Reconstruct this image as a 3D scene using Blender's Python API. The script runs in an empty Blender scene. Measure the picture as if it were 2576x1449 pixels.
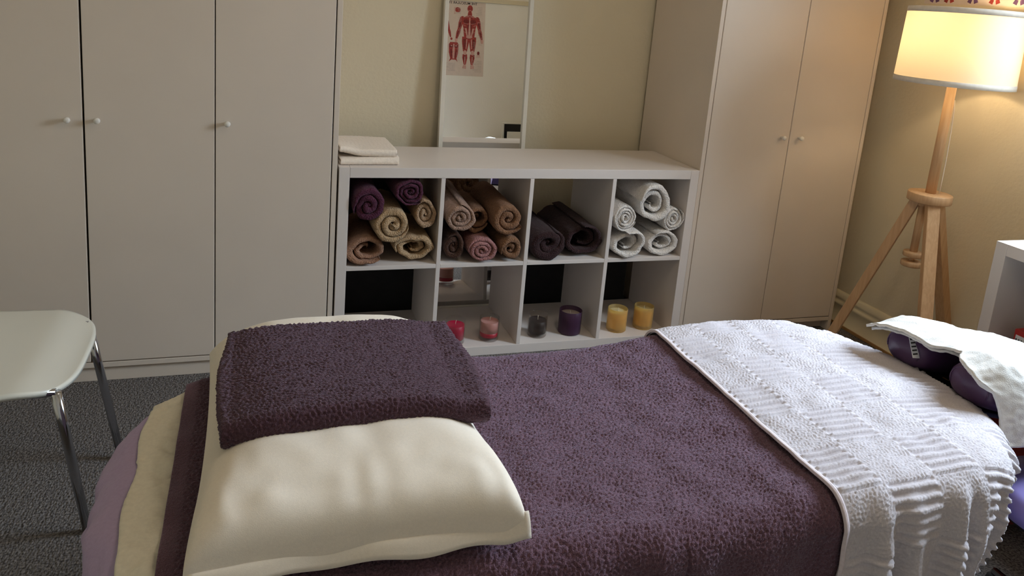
import bpy, bmesh, math
import numpy as np
from mathutils import Vector, Matrix

# ------------------------------------------------------------------ camera, light, exposure
scene = bpy.context.scene
COL = scene.collection
PI = math.pi

cam_data = bpy.data.cameras.new('camera')
cam = bpy.data.objects.new('camera', cam_data)
COL.objects.link(cam)
cam.location = (-0.290, -2.648, 1.380)
cam.rotation_euler = (1.362, -0.080, -0.310)
cam_data.sensor_width = 36.0
cam_data.lens = 1907.02 / 2576 * 36.0
cam_data.shift_x = (1288 - 1266.84) / 2576
cam_data.shift_y = (406.84 - 724.5) / 2576
cam_data.clip_start = 0.02
scene.camera = cam

world = bpy.data.worlds.new('world')
scene.world = world
world.use_nodes = True
wb = world.node_tree.nodes['Background']
wb.inputs[0].default_value = (0.62, 0.78, 1.0, 1)
wb.inputs[1].default_value = 1.0

# daylight coming in through the window of the right-hand wall
wl = bpy.data.lights.new('window_daylight', 'AREA')
wl.shape = 'RECTANGLE'
wl.size = 1.5
wl.size_y = 1.6
wl.energy = 165
wl.spread = math.radians(120)
wl.color = (0.70, 0.84, 1.0)
wlo = bpy.data.objects.new('window_daylight', wl)
COL.objects.link(wlo)
wlo.location = (2.95, -1.20, 2.15)
wlo.rotation_euler = (0, math.radians(54), 0)

vs = scene.view_settings
vs.view_transform = 'Standard'
vs.look = 'None'
vs.gamma = 1
vs.use_curve_mapping = False
vs.exposure = -0.12

# ------------------------------------------------------------------ materials
def srgb(r, g, b):
    f = lambda c: (c / 255 / 12.92) if c / 255 <= 0.04045 else ((c / 255 + 0.055) / 1.055) ** 2.4
    return (f(r), f(g), f(b), 1)

MATS = {}
def mat(name, col, rough=0.5, metal=0.0, noise=None, bump=None, sheen=0.0, coat=0.0, vary=0.12, spec=0.5,
        tint=None, emit=None):
    """procedural principled material; noise=(scale,detail) colour variation, bump=(scale,strength,dist)"""
    if name in MATS:
        return MATS[name]
    m = bpy.data.materials.new(name)
    m.use_nodes = True
    nt = m.node_tree
    b = nt.nodes['Principled BSDF']
    b.inputs['Base Color'].default_value = col
    b.inputs['Roughness'].default_value = rough
    b.inputs['Metallic'].default_value = metal
    b.inputs['Specular IOR Level'].default_value = spec
    if sheen:
        b.inputs['Sheen Weight'].default_value = sheen
        b.inputs['Sheen Roughness'].default_value = 0.45
        b.inputs['Sheen Tint'].default_value = tint or tuple(min(1, c * 1.5 + 0.35) for c in col[:3]) + (1,)
    if coat:
        b.inputs['Coat Weight'].default_value = coat
    if emit:
        b.inputs['Emission Color'].default_value = emit[0]
        b.inputs['Emission Strength'].default_value = emit[1]
    tc = nt.nodes.new('ShaderNodeTexCoord')
    if noise:
        n = nt.nodes.new('ShaderNodeTexNoise')
        n.inputs['Scale'].default_value = noise[0]
        n.inputs['Detail'].default_value = noise[1]
        nt.links.new(tc.outputs['Object'], n.inputs['Vector'])
        r = nt.nodes.new('ShaderNodeValToRGB')
        r.color_ramp.elements[0].position = 0.3
        r.color_ramp.elements[1].position = 0.7
        r.color_ramp.elements[0].color = tuple(c * (1 - vary) for c in col[:3]) + (1,)
        r.color_ramp.elements[1].color = tuple(min(1, c * (1 + vary)) for c in col[:3]) + (1,)
        nt.links.new(n.outputs['Fac'], r.inputs['Fac'])
        nt.links.new(r.outputs['Color'], b.inputs['Base Color'])
    if bump:
        n2 = nt.nodes.new('ShaderNodeTexNoise')
        n2.inputs['Scale'].default_value = bump[0]
        n2.inputs['Detail'].default_value = 3
        nt.links.new(tc.outputs['Object'], n2.inputs['Vector'])
        bp = nt.nodes.new('ShaderNodeBump')
        bp.inputs['Strength'].default_value = bump[1]
        bp.inputs['Distance'].default_value = bump[2]
        nt.links.new(n2.outputs['Fac'], bp.inputs['Height'])
        nt.links.new(bp.outputs['Normal'], b.inputs['Normal'])
    MATS[name] = m
    return m

def glass(name, col, rough=0.02, gloss=0.07, frost=0.0):
    """thin coloured glass: tinted see-through body with a fresnel gloss, optional frosting"""
    m = bpy.data.materials.new(name)
    m.use_nodes = True
    nt = m.node_tree
    nt.nodes.remove(nt.nodes['Principled BSDF'])
    out = nt.nodes['Material Output']
    tr = nt.nodes.new('ShaderNodeBsdfTransparent')
    tr.inputs[0].default_value = col
    gl = nt.nodes.new('ShaderNodeBsdfGlossy')
    gl.inputs['Roughness'].default_value = rough
    fr = nt.nodes.new('ShaderNodeLayerWeight')
    fr.inputs['Blend'].default_value = 0.5
    ml = nt.nodes.new('ShaderNodeMath')
    ml.operation = 'MULTIPLY'
    ml.inputs[1].default_value = gloss * 5
    pw = nt.nodes.new('ShaderNodeMath')
    pw.operation = 'POWER'
    pw.inputs[1].default_value = 3.0
    nt.links.new(fr.outputs['Facing'], pw.inputs[0])
    ad = nt.nodes.new('ShaderNodeMath')
    ad.operation = 'ADD'
    ad.inputs[1].default_value = 0.06
    nt.links.new(pw.outputs[0], ad.inputs[0])
    nt.links.new(ad.outputs[0], ml.inputs[0])
    mx = nt.nodes.new('ShaderNodeMixShader')
    nt.links.new(ml.outputs[0], mx.inputs[0])
    last = tr
    if frost:
        df = nt.nodes.new('ShaderNodeBsdfDiffuse')
        df.inputs[0].default_value = col
        tl = nt.nodes.new('ShaderNodeBsdfTranslucent')
        tl.inputs[0].default_value = col
        m2 = nt.nodes.new('ShaderNodeMixShader')
        m2.inputs[0].default_value = 0.4
        nt.links.new(df.outputs[0], m2.inputs[1])
        nt.links.new(tl.outputs[0], m2.inputs[2])
        m3 = nt.nodes.new('ShaderNodeMixShader')
        m3.inputs[0].default_value = frost
        nt.links.new(tr.outputs[0], m3.inputs[1])
        nt.links.new(m2.outputs[0], m3.inputs[2])
        last = m3
    nt.links.new(last.outputs[0], mx.inputs[1])
    nt.links.new(gl.outputs[0], mx.inputs[2])
    nt.links.new(mx.outputs[0], out.inputs[0])
    return m

def wood_mat(name, c1, c2, axis_scale=(30, 30, 2.0)):
    m = bpy.data.materials.new(name)
    m.use_nodes = True
    nt = m.node_tree
    b = nt.nodes['Principled BSDF']
    b.inputs['Roughness'].default_value = 0.5
    tc = nt.nodes.new('ShaderNodeTexCoord')
    mp = nt.nodes.new('ShaderNodeMapping')
    mp.inputs['Scale'].default_value = axis_scale
    n = nt.nodes.new('ShaderNodeTexNoise')
    n.inputs['Scale'].default_value = 4
    n.inputs['Detail'].default_value = 6
    n.inputs['Distortion'].default_value = 0.6
    r = nt.nodes.new('ShaderNodeValToRGB')
    r.color_ramp.elements[0].color = c1
    r.color_ramp.elements[1].color = c2
    r.color_ramp.elements[0].position = 0.35
    r.color_ramp.elements[1].position = 0.68
    nt.links.new(tc.outputs['Object'], mp.inputs[0])
    nt.links.new(mp.outputs[0], n.inputs['Vector'])
    nt.links.new(n.outputs['Fac'], r.inputs[0])
    nt.links.new(r.outputs[0], b.inputs['Base Color'])
    return m

def carpet_mat():
    m = bpy.data.materials.new('grey loop carpet')
    m.use_nodes = True
    nt = m.node_tree
    b = nt.nodes['Principled BSDF']
    b.inputs['Roughness'].default_value = 1.0
    b.inputs['Specular IOR Level'].default_value = 0.1
    tc = nt.nodes.new('ShaderNodeTexCoord')
    mp = nt.nodes.new('ShaderNodeMapping')
    mp.inputs['Scale'].default_value = (190, 90, 1)
    mp.inputs['Rotation'].default_value = (0, 0, 0.5)
    v = nt.nodes.new('ShaderNodeTexVoronoi')
    v.inputs['Scale'].default_value = 1.0
    n = nt.nodes.new('ShaderNodeTexNoise')
    n.inputs['Scale'].default_value = 160
    n.inputs['Detail'].default_value = 4
    r = nt.nodes.new('ShaderNodeValToRGB')
    r.color_ramp.elements[0].color = srgb(62, 58, 58)
    r.color_ramp.elements[1].color = srgb(140, 134, 130)
    r.color_ramp.elements[0].position = 0.32
    r.color_ramp.elements[1].position = 0.7
    bp = nt.nodes.new('ShaderNodeBump')
    bp.inputs['Strength'].default_value = 0.8
    bp.inputs['Distance'].default_value = 0.004
    bp.invert = True
    nt.links.new(tc.outputs['Object'], mp.inputs[0])
    nt.links.new(mp.outputs[0], v.inputs['Vector'])
    nt.links.new(tc.outputs['Object'], n.inputs['Vector'])
    nt.links.new(n.outputs['Fac'], r.inputs[0])
    nt.links.new(r.outputs[0], b.inputs['Base Color'])
    nt.links.new(v.outputs['Distance'], bp.inputs['Height'])
    nt.links.new(bp.outputs[0], b.inputs['Normal'])
    return m

def shade_mat():
    m = bpy.data.materials.new('cream fabric lamp shade')
    m.use_nodes = True
    nt = m.node_tree
    nt.nodes.remove(nt.nodes['Principled BSDF'])
    out = nt.nodes['Material Output']
    d = nt.nodes.new('ShaderNodeBsdfDiffuse')
    d.inputs[0].default_value = (0.86, 0.83, 0.76, 1)
    t = nt.nodes.new('ShaderNodeBsdfTranslucent')
    t.inputs[0].default_value = (0.92, 0.76, 0.48, 1)
    mx = nt.nodes.new('ShaderNodeMixShader')
    mx.inputs[0].default_value = 0.36
    nt.links.new(d.outputs[0], mx.inputs[1])
    nt.links.new(t.outputs[0], mx.inputs[2])
    nt.links.new(mx.outputs[0], out.inputs[0])
    return m

WALL = mat('cream painted wall', srgb(228, 215, 186), 0.85, noise=(3, 3), vary=0.02, bump=(70, 0.35, 0.004))
WALLW = mat('pale painted wall', srgb(250, 247, 238), 0.85, noise=(3, 3), vary=0.02, bump=(70, 0.3, 0.004))
CEIL = mat('white ceiling', srgb(222, 214, 198), 0.9, noise=(2, 2), vary=0.02)
CARPET = carpet_mat()
TRIM = mat('cream gloss trim', srgb(226, 214, 184), 0.4, noise=(5, 2), vary=0.02)
RAWTIMBER = mat('bare timber strip', srgb(170, 128, 80), 0.7, noise=(14, 4), vary=0.15)
WHITEL = mat('white laminate', srgb(228, 218, 211), 0.38, noise=(6, 3), vary=0.015)
WARDW = mat('warm white foil', srgb(223, 209, 194), 0.42, noise=(5, 3), vary=0.015)
DARKGAP = mat('dark gap', srgb(24, 21, 20), 0.9, noise=(20, 2))
KNOB = mat('white plastic knob', srgb(236, 230, 220), 0.3, noise=(20, 2), vary=0.02)
BLACK = mat('black painted board', srgb(26, 25, 26), 0.75, noise=(25, 3), vary=0.2)
MIRROR = mat('mirror glass', (0.95, 0.955, 0.94, 1), 0.0, metal=1.0)
FRAMEW = mat('white mirror frame', srgb(228, 222, 208), 0.4, noise=(9, 2), vary=0.02)
CHROME = mat('chrome tube', srgb(196, 198, 204), 0.12, metal=1.0)
SEATW = mat('white seat shell', srgb(226, 222, 208), 0.28, noise=(4, 2), vary=0.02, coat=0.3)
BEECH = wood_mat('beech wood', srgb(206, 162, 118), srgb(220, 180, 134))
SHADE = shade_mat()
BAND = mat('off-white shade band', srgb(226, 216, 202), 0.9, noise=(60, 2), vary=0.05)
CORD = mat('white cord', srgb(236, 226, 206), 0.5, noise=(30, 2), vary=0.03)
PURPLE = mat('purple terry', srgb(106, 78, 88), 1.0, noise=(420, 4), vary=0.3, sheen=0.45, spec=0.05, tint=(.84, .74, .96, 1), bump=(520, .8, .003))
PLUMT = mat('deep aubergine terry', srgb(84, 60, 68), 1.0, noise=(420, 4), vary=0.3, sheen=0.3, spec=0.05, tint=(.88, .76, .92, 1), bump=(520, .8, .003))
WHITET = mat('white terry', srgb(205, 198, 202), 1.0, noise=(300, 4), vary=0.07, sheen=0.15, spec=0.05, bump=(900, .4, .0015))
WHITEF = mat('white flannel', srgb(226, 223, 218), 1.0, noise=(160, 4), vary=0.04, sheen=0.2, spec=0.05, bump=(420, 0.5, 0.002))
CREAMF = mat('warm white flannel', srgb(246, 232, 216), 1.0, noise=(160, 4), vary=0.04, sheen=0.15, spec=0.05, bump=(420, 0.5, 0.002))
HEM = mat('mauve hem tape', srgb(220, 207, 211), 0.9, noise=(120, 3), vary=0.06, bump=(300, 0.4, 0.001))
LAV = mat('lavender cotton', srgb(178, 160, 192), 0.9, noise=(180, 4), vary=0.04, sheen=0.15, spec=0.1, bump=(600, 0.3, 0.0008))
CREAMQ = mat('cream quilted cotton', srgb(235, 227, 208), 0.9, noise=(150, 3), vary=0.04, spec=0.1, bump=(260, 0.4, 0.001))
PILLOW = mat('ivory pillow cotton', srgb(240, 229, 213), 0.85, noise=(240, 3), vary=0.025, sheen=0.15, spec=0.15, bump=(700, 0.25, 0.0006))
VINYL = mat('purple vinyl', srgb(84, 58, 92), 0.35, noise=(12, 3), vary=0.08, bump=(160, 0.2, 0.001))
LAVV = mat('lavender vinyl', srgb(150, 140, 205), 0.3, noise=(8, 2), vary=0.04)
NAVY = mat('navy strap', srgb(30, 36, 60), 0.7, noise=(80, 2), vary=0.15)
TAGW = mat('white care label', srgb(226, 226, 228), 0.7, noise=(80, 2), vary=0.03)
INK = mat('black print', srgb(34, 30, 30), 0.7, noise=(60, 2))
REDBOX = mat('red carton', srgb(176, 40, 34), 0.5, noise=(40, 2), vary=0.08)
WICK = mat('candle wick', srgb(226, 214, 190), 0.9, noise=(90, 2), vary=0.08)

def terry(name, rgb, vary=0.2):
    return mat(name, srgb(*rgb), 1.0, noise=(90, 5), vary=vary, sheen=0.25, spec=0.05, bump=(210, 1.0, 0.009))

# ------------------------------------------------------------------ mesh helpers
def fast_mesh(name, verts, faces, smooth=True):
    """verts (n,3) array; faces (m,4) or (m,3) int array or list of arrays of both"""
    verts = np.asarray(verts, dtype=np.float64)
    if not isinstance(faces, list):
        faces = [faces]
    faces = [np.asarray(f, dtype=np.int32) for f in faces if len(f)]
    me = bpy.data.meshes.new(name)
    loops = np.concatenate([f.ravel() for f in faces])
    sizes = np.concatenate([np.full(len(f), f.shape[1], np.int32) for f in faces])
    starts = np.concatenate([[0], np.cumsum(sizes)[:-1]]).astype(np.int32)
    me.vertices.add(len(verts))
    me.vertices.foreach_set('co', verts.astype(np.float32).ravel())
    me.loops.add(len(loops))
    me.loops.foreach_set('vertex_index', loops)
    me.polygons.add(len(sizes))
    me.polygons.foreach_set('loop_start', starts)
    me.polygons.foreach_set('loop_total', sizes)
    me.update(calc_edges=True)
    me.validate()
    if smooth:
        me.polygons.foreach_set('use_smooth', np.ones(len(sizes), bool))
    return me

def link(name, me, m, parent=None, loc=None):
    o = bpy.data.objects.new(name, me)
    COL.objects.link(o)
    if m is not None and not me.materials:
        me.materials.append(m)
    if parent is not None:
        o.parent = parent
    if loc is not None:
        o.location = loc
    return o

def shift(me, off):
    """move a mesh built in room coordinates so that `off` becomes its origin"""
    me.transform(Matrix.Translation(-Vector(off)))
    return me

def props(o, label, cat, group=None, kind=None):
    if label:
        o['label'] = label
    if cat:
        o['category'] = cat
    if group:
        o['group'] = group
    if kind:
        o['kind'] = kind
    return o

def thing(name, label, cat, loc, group=None):
    o = bpy.data.objects.new(name, None)
    o.empty_display_size = 0.05
    COL.objects.link(o)
    o.location = loc
    return props(o, label, cat, group)

def part(parent, name, me, m, origin=None):
    """part built in room coordinates; origin = room position of the parent thing"""
    off = Vector(origin) if origin is not None else parent.location
    return link(name, shift(me, off), m, parent)

def solo(name, me, m, loc, label, cat, group=None, kind=None):
    o = link(name, shift(me, loc), m, None, loc)
    return props(o, label, cat, group, kind)

def struct(name, me, m, loc=(0, 0, 0)):
    o = link(name, shift(me, loc), m, None, loc)
    o['kind'] = 'structure'
    return o

def bm_mesh(bm, name, smooth=False):
    me = bpy.data.meshes.new(name)
    bmesh.ops.recalc_face_normals(bm, faces=bm.faces)
    bm.to_mesh(me)
    bm.free()
    if smooth:
        for p in me.polygons:
            p.use_smooth = True
    return me

def add_box(bm, x0, x1, y0, y1, z0, z1, bev=0.0, seg=2):
    r = bmesh.ops.create_cube(bm, size=1.0)
    vs_ = r['verts']
    for v in vs_:
        v.co = Vector(((x0 + x1) / 2 + v.co.x * (x1 - x0), (y0 + y1) / 2 + v.co.y * (y1 - y0),
                       (z0 + z1) / 2 + v.co.z * (z1 - z0)))
    if bev:
        es = list({e for v in vs_ for e in v.link_edges})
        bmesh.ops.bevel(bm, geom=es, offset=bev, segments=seg, affect='EDGES', profile=0.6)

def box(x0, x1, y0, y1, z0, z1, bev=0.0015, seg=2):
    bm = bmesh.new()
    add_box(bm, x0, x1, y0, y1, z0, z1, bev, seg)
    return bm_mesh(bm, 'box')

def boxes(lst, bev=0.0):
    bm = bmesh.new()
    for b in lst:
        add_box(bm, *b, bev)
    return bm_mesh(bm, 'boxes')

def lathe(profile, center, seg=40, closed=False):
    """profile list of (r,z) revolved about the vertical through center"""
    P = np.array(profile, float)
    n = len(P)
    a = np.linspace(0, 2 * PI, seg, endpoint=False)
    V = np.zeros((n, seg, 3))
    V[:, :, 0] = center[0] + P[:, 0:1] * np.cos(a)
    V[:, :, 1] = center[1] + P[:, 0:1] * np.sin(a)
    V[:, :, 2] = center[2] + P[:, 1:2]
    idx = np.arange(n * seg).reshape(n, seg)
    F = []
    m = n if closed else n - 1
    for i in range(m):
        j = (i + 1) % n
        F.append(np.stack([idx[i], np.roll(idx[i], -1), np.roll(idx[j], -1), idx[j]], 1))
    return fast_mesh('lathe', V.reshape(-1, 3), np.concatenate(F))

def tube(points, radii, seg=14, cap=True):
    """round bar through points with a radius per point"""
    pts = [Vector(p) for p in points]
    if not hasattr(radii, '__len__'):
        radii = [radii] * len(pts)
    V, F4, F3 = [], [], []
    up = None
    for i, p in enumerate(pts):
        d = (pts[min(i + 1, len(pts) - 1)] - pts[max(i - 1, 0)]).normalized()
        if up is None:
            up = Vector((0, 0, 1)) if abs(d.z) < 0.9 else Vector((1, 0, 0))
        a = d.cross(up).normalized()
        b = a.cross(d).normalized()
        up = b
        for k in range(seg):
            t = 2 * PI * k / seg
            V.append(p + (a * math.cos(t) + b * math.sin(t)) * radii[i])
    for i in range(len(pts) - 1):
        for k in range(seg):
            k2 = (k + 1) % seg
            F4.append((i * seg + k, i * seg + k2, (i + 1) * seg + k2, (i + 1) * seg + k))
    if cap:
        for i, base in ((0, 0), (1, (len(pts) - 1) * seg)):
            V.append(pts[0] if i == 0 else pts[-1])
            c = len(V) - 1
            for k in range(seg):
                k2 = (k + 1) % seg
                F3.append((base + k2, base + k, c) if i == 0 else (base + k, base + k2, c))
    return fast_mesh('tube', [tuple(v) for v in V], [F4, F3])

def bar(p0, p1, w, d, refdir, bev=0.003):
    """rectangular timber bar from p0 to p1, width w along refdir, depth d across"""
    p0, p1 = Vector(p0), Vector(p1)
    ax = (p1 - p0).normalized()
    b = Vector(refdir)
    b = (b - ax * b.dot(ax)).normalized()
    c = ax.cross(b)
    bm = bmesh.new()
    add_box(bm, -w / 2, w / 2, -d / 2, d / 2, 0, (p1 - p0).length, bev)
    M = Matrix((( b.x, c.x, ax.x, p0.x), (b.y, c.y, ax.y, p0.y), (b.z, c.z, ax.z, p0.z), (0, 0, 0, 1)))
    bmesh.ops.transform(bm, matrix=M, verts=bm.verts)
    return bm_mesh(bm, 'bar')

def band_noise(nx, ny, d, lam, bw=0.35, seed=0, aniso=1.0):
    """isotropic band-passed noise on a grid of step d with dominant wavelength lam (unit std)"""
    rng = np.random.default_rng(seed)
    f = np.fft.rfft2(rng.standard_normal((nx, ny)))
    kx = np.fft.fftfreq(nx, d)[:, None] * aniso
    ky = np.fft.rfftfreq(ny, d)[None, :]
    k = np.sqrt(kx ** 2 + ky ** 2) * lam
    f *= np.exp(-((k - 1) / bw) ** 2)
    r = np.fft.irfft2(f, (nx, ny))
    return r / r.std()

def low_noise(nx, ny, d, lam, seed=0, ax=1.0, ay=1.0):
    rng = np.random.default_rng(seed)
    f = np.fft.rfft2(rng.standard_normal((nx, ny)))
    kx = np.fft.fftfreq(nx, d)[:, None] * ax
    ky = np.fft.rfftfreq(ny, d)[None, :] * ay
    f *= np.exp(-(kx ** 2 + ky ** 2) * lam ** 2)
    r = np.fft.irfft2(f, (nx, ny))
    return r / r.std()

def grid_normals(P):
    du = np.gradient(P, axis=0)
    dv = np.gradient(P, axis=1)
    n = np.cross(du, dv)
    return n / (np.linalg.norm(n, axis=2, keepdims=True) + 1e-12)

def grid_mesh(P, rim=None, N=None, wrap=False):
    """quad sheet from an (nx,ny,3) array; rim = thickness of the turned-down edge"""
    nx, ny = P.shape[:2]
    idx = np.arange(nx * ny).reshape(nx, ny)
    if wrap:
        idw = np.concatenate([idx, idx[:, :1]], 1)
    else:
        idw = idx
    F = np.stack([idw[:-1, :-1], idw[1:, :-1], idw[1:, 1:], idw[:-1, 1:]], -1).reshape(-1, 4)
    V = P.reshape(-1, 3)
    if rim:
        if N is None:
            N = grid_normals(P)
        b = np.concatenate([idx[:-1, 0], idx[-1, :-1], idx[1:, -1][::-1], idx[0, 1:][::-1]])
        Vb = V[b] - N.reshape(-1, 3)[b] * rim
        o = len(V) + np.arange(len(b))
        V = np.concatenate([V, Vb])
        F = np.concatenate([F, np.stack([b, o, np.roll(o, -1), np.roll(b, -1)], 1)])
    return fast_mesh('sheet', V, F)

def smooth01(x):
    x = np.clip(x, 0, 1)
    return x * x * (3 - 2 * x)

# ------------------------------------------------------------------ the room
X_R, Y_W, Y_B, X_L, Z_C = 2.395, 0.56, -3.20, -1.80, 2.60
struct('floor', boxes([(X_L - .1, X_R + .1, Y_B - .1, Y_W + .1, -0.06, 0.0)]), CARPET)
struct('ceiling', boxes([(X_L - .1, X_R + .1, Y_B - .1, Y_W + .1, Z_C, Z_C + .06)]), CEIL)
struct('wall_back', boxes([(X_L - .1, X_R + .1, Y_W, Y_W + .1, 0, Z_C)]), WALL)
struct('wall_left', boxes([(X_L - .1, X_L, Y_B, Y_W, 0, Z_C)]), WALL)
struct('wall_front', boxes([(X_L - .1, X_R + .1, Y_B - .1, Y_B, 0, Z_C)]), WALLW)
WY0, WY1, WZ0, WZ1 = -1.85, -0.84, 1.00, 2.15
struct('wall_right', boxes([(X_R, X_R + .1, WY1, Y_W, 0, Z_C), (X_R, X_R + .1, Y_B, WY0, 0, Z_C),
                            (X_R, X_R + .1, WY0, WY1, 0, WZ0), (X_R, X_R + .1, WY0, WY1, WZ1, Z_C)]), WALL)

# window in the right-hand wall (outside the frame, it lights the room)
win = thing('window_1', None, None, (X_R, (WY0 + WY1) / 2, WZ0))
win['kind'] = 'structure'
part(win, 'window_frame', boxes([(X_R + .02, X_R + .06, WY0, WY1, WZ0, WZ0 + .05), (X_R + .02, X_R + .06, WY0, WY1, WZ1 - .05, WZ1),
                                 (X_R + .02, X_R + .06, WY0, WY0 + .05, WZ0 + .05, WZ1 - .05),
                                 (X_R + .02, X_R + .06, WY1 - .05, WY1, WZ0 + .05, WZ1 - .05)]), TRIM)
part(win, 'mullion', box(X_R + .025, X_R + .055, -1.360, -1.330, WZ0 + .05, WZ1 - .05), TRIM)
PANE = glass('window pane glass', (0.97, 0.98, 0.98, 1), gloss=.05)
for a_, b_ in ((WY0 + .05, -1.360), (-1.330, WY1 - .05)):
    part(win, 'pane', box(X_R + .038, X_R + .042, a_, b_, WZ0 + .05, WZ1 - .05, 0), PANE)
part(win, 'window_sill', box(X_R - .05, X_R + .02, WY0 - .04, WY1 + .04, WZ0 - .03, WZ0), TRIM)

# skirting of the right-hand wall: stepped timber profile
def skirting(name, y0, y1):
    prof = [(0, 0), (.030, 0), (.030, .012), (.020, .014), (.020, .092), (.024, .098), (.024, .108), (.018, .112),
            (.016, .122), (.018, .126), (.018, .136), (.010, .152), (.004, .158), (0, .158)]
    V, F = [], []
    for y in (y0, y1):
        for px, pz in prof:
            V.append((X_R - px, y, pz))
    n = len(prof)
    for i in range(n - 1):
        F.append((i, i + 1, n + i + 1, n + i))
    return fast_mesh(name, V, [F], smooth=False)
sk = struct('baseboard_right', skirting('sk', Y_B, Y_W), TRIM)
link('timber_strip', shift(box(X_R - .036, X_R - .0305, Y_B, Y_W, 0.0005, .014), (0, 0, 0)), RAWTIMBER, sk)
struct('baseboard_back', boxes([(X_L, X_R - .03, Y_W - .018, Y_W - .0005, 0, .14)], ), TRIM)
struct('trim_1', boxes([(X_L, X_R, Y_B + .0005, Y_B + .02, 1.845, 1.885)]), TRIM)     # picture rail

# ------------------------------------------------------------------ left wardrobe (three doors)
YF = 0.004
def knob_mesh(x, z, y=YF):
    prof = [(0.0005, -.026), (.007, -.0255), (.0095, -.023), (.0100, -.018), (.0085, -.014), (.0055, -.010), (.0055, 0.0)]
    me = lathe(prof, (0, 0, 0), 20)
    me.transform(Matrix.Translation((x, y, z)) @ Matrix.Rotation(-PI / 2, 4, 'X') )
    return me

def wardrobe(name, label, x0, x1, edges, knobs, dz0, ztop, ydepth, plinth_in, pan=0.018):
    w = thing(name, label, 'wardrobe', ((x0 + x1) / 2, YF + ydepth / 2, 0))
    part(w, 'side_panel', box(x0, x0 + pan, YF, YF + ydepth, 0, ztop), WARDW)
    part(w, 'side_panel', box(x1 - pan, x1, YF, YF + ydepth, 0, ztop), WARDW)
    part(w, 'top_panel', box(x0 + pan, x1 - pan, YF, YF + ydepth, ztop - pan, ztop), WARDW)
    part(w, 'bottom_panel', box(x0 + pan, x1 - pan, YF + .001, YF + ydepth, dz0 - .022, dz0 - .004), WARDW)
    part(w, 'plinth', box(x0 + pan, x1 - pan, YF + plinth_in, YF + plinth_in + .016, 0, dz0 - .022), WARDW)
    part(w, 'back_panel', box(x0 + pan, x1 - pan, YF + ydepth - .006, YF + ydepth, dz0 - .004, ztop - pan), DARKGAP)
    for i, (a, b) in enumerate(edges):
        d = part(w, 'door', box(a, b, YF + .0005, YF + .017, dz0, ztop - pan - .003, 0.0025, 3), WARDW)
        k = link('knob', shift(knob_mesh(knobs[i], .909), w.location), KNOB, d)
    return w

wardrobe('wardrobe', 'tall three-door off-white wardrobe with small round knobs left of the cube shelf',
         -1.209, -.006, [(-1.186, -.8025), (-.7965, -.4115), (-.4085, -.0275)], [-.842, -.758, -.371],
         .076, 2.02, .53, .012)
wardrobe('wardrobe', 'tall two-door cream wardrobe between the cube shelf and the tripod lamp',
         1.467, 2.284, [(1.4885, 1.8845), (1.8875, 2.2640)], [1.845, 1.934], .071, 2.02, .53, .045)

# ------------------------------------------------------------------ cube shelf
shelf = thing('cube_shelf', 'white eight-cube shelf unit holding rolled towels and candles', 'shelf', (.732, .195, 0))
D = .39
part(shelf, 'side_panel', box(0, .038, 0, D, 0, .762), WHITEL)
part(shelf, 'side_panel', box(1.426, 1.464, 0, D, 0, .762), WHITEL)
part(shelf, 'top_panel', box(.0385, 1.4255, 0, D, .724, .762), WHITEL)
part(shelf, 'bottom_panel', box(.0385, 1.4255, 0, D, .0, .038), WHITEL)
for x in (.373, .724, 1.075):
    part(shelf, 'divider', box(x, x + .016, .001, D, .0381, .7239), WHITEL)
for x in (.0381, .3891, .7401, 1.0911):
    part(shelf, 'shelf_board', box(x, x + .3348, .001, D, .373, .389), WHITEL)

# black boarded fireplace standing against the wall behind the shelf
fp = thing('fireplace_board', 'black fireplace surround hidden behind the lower cubes of the shelf', 'fireplace', (.6, .5, 0))
part(fp, 'front_board', box(.012, .440, .445, .541, 0, .705), BLACK)
part(fp, 'front_board', box(.88, 1.245, .445, .555, 0, .395), BLACK)
part(fp, 'side_jamb', box(1.2455, 1.40, .398, .555, 0, .395), BLACK)

# ------------------------------------------------------------------ leaning mirror
TILT = math.atan(.09 / 1.36)
mir = thing('leaning_mirror', 'narrow white framed mirror leaning on the wall behind the shelf', 'mirror', (.6635, .43, .008))
mir.rotation_euler = (-TILT, 0, 0)
mw, mh = .395, 1.50
link('glass', box(-mw / 2 + .016, mw / 2 - .016, .0, .004, .016, mh - .016, 0), MIRROR, mir)
for nm, b in (('frame_side', (-mw / 2, -mw / 2 + .018, -.012, .016, 0, mh)), ('frame_side', (mw / 2 - .018, mw / 2, -.012, .016, 0, mh)),
              ('frame_rail', (-mw / 2 + .018, mw / 2 - .018, -.012, .016, 0, .018)), ('frame_rail', (-mw / 2 + .018, mw / 2 - .018, -.012, .016, mh - .018, mh))):
    link(nm, box(*b), FRAMEW, mir)
link('backing', box(-mw / 2 + .016, mw / 2 - .016, .0045, .013, .016, mh - .016, 0), DARKGAP, mir)

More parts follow.
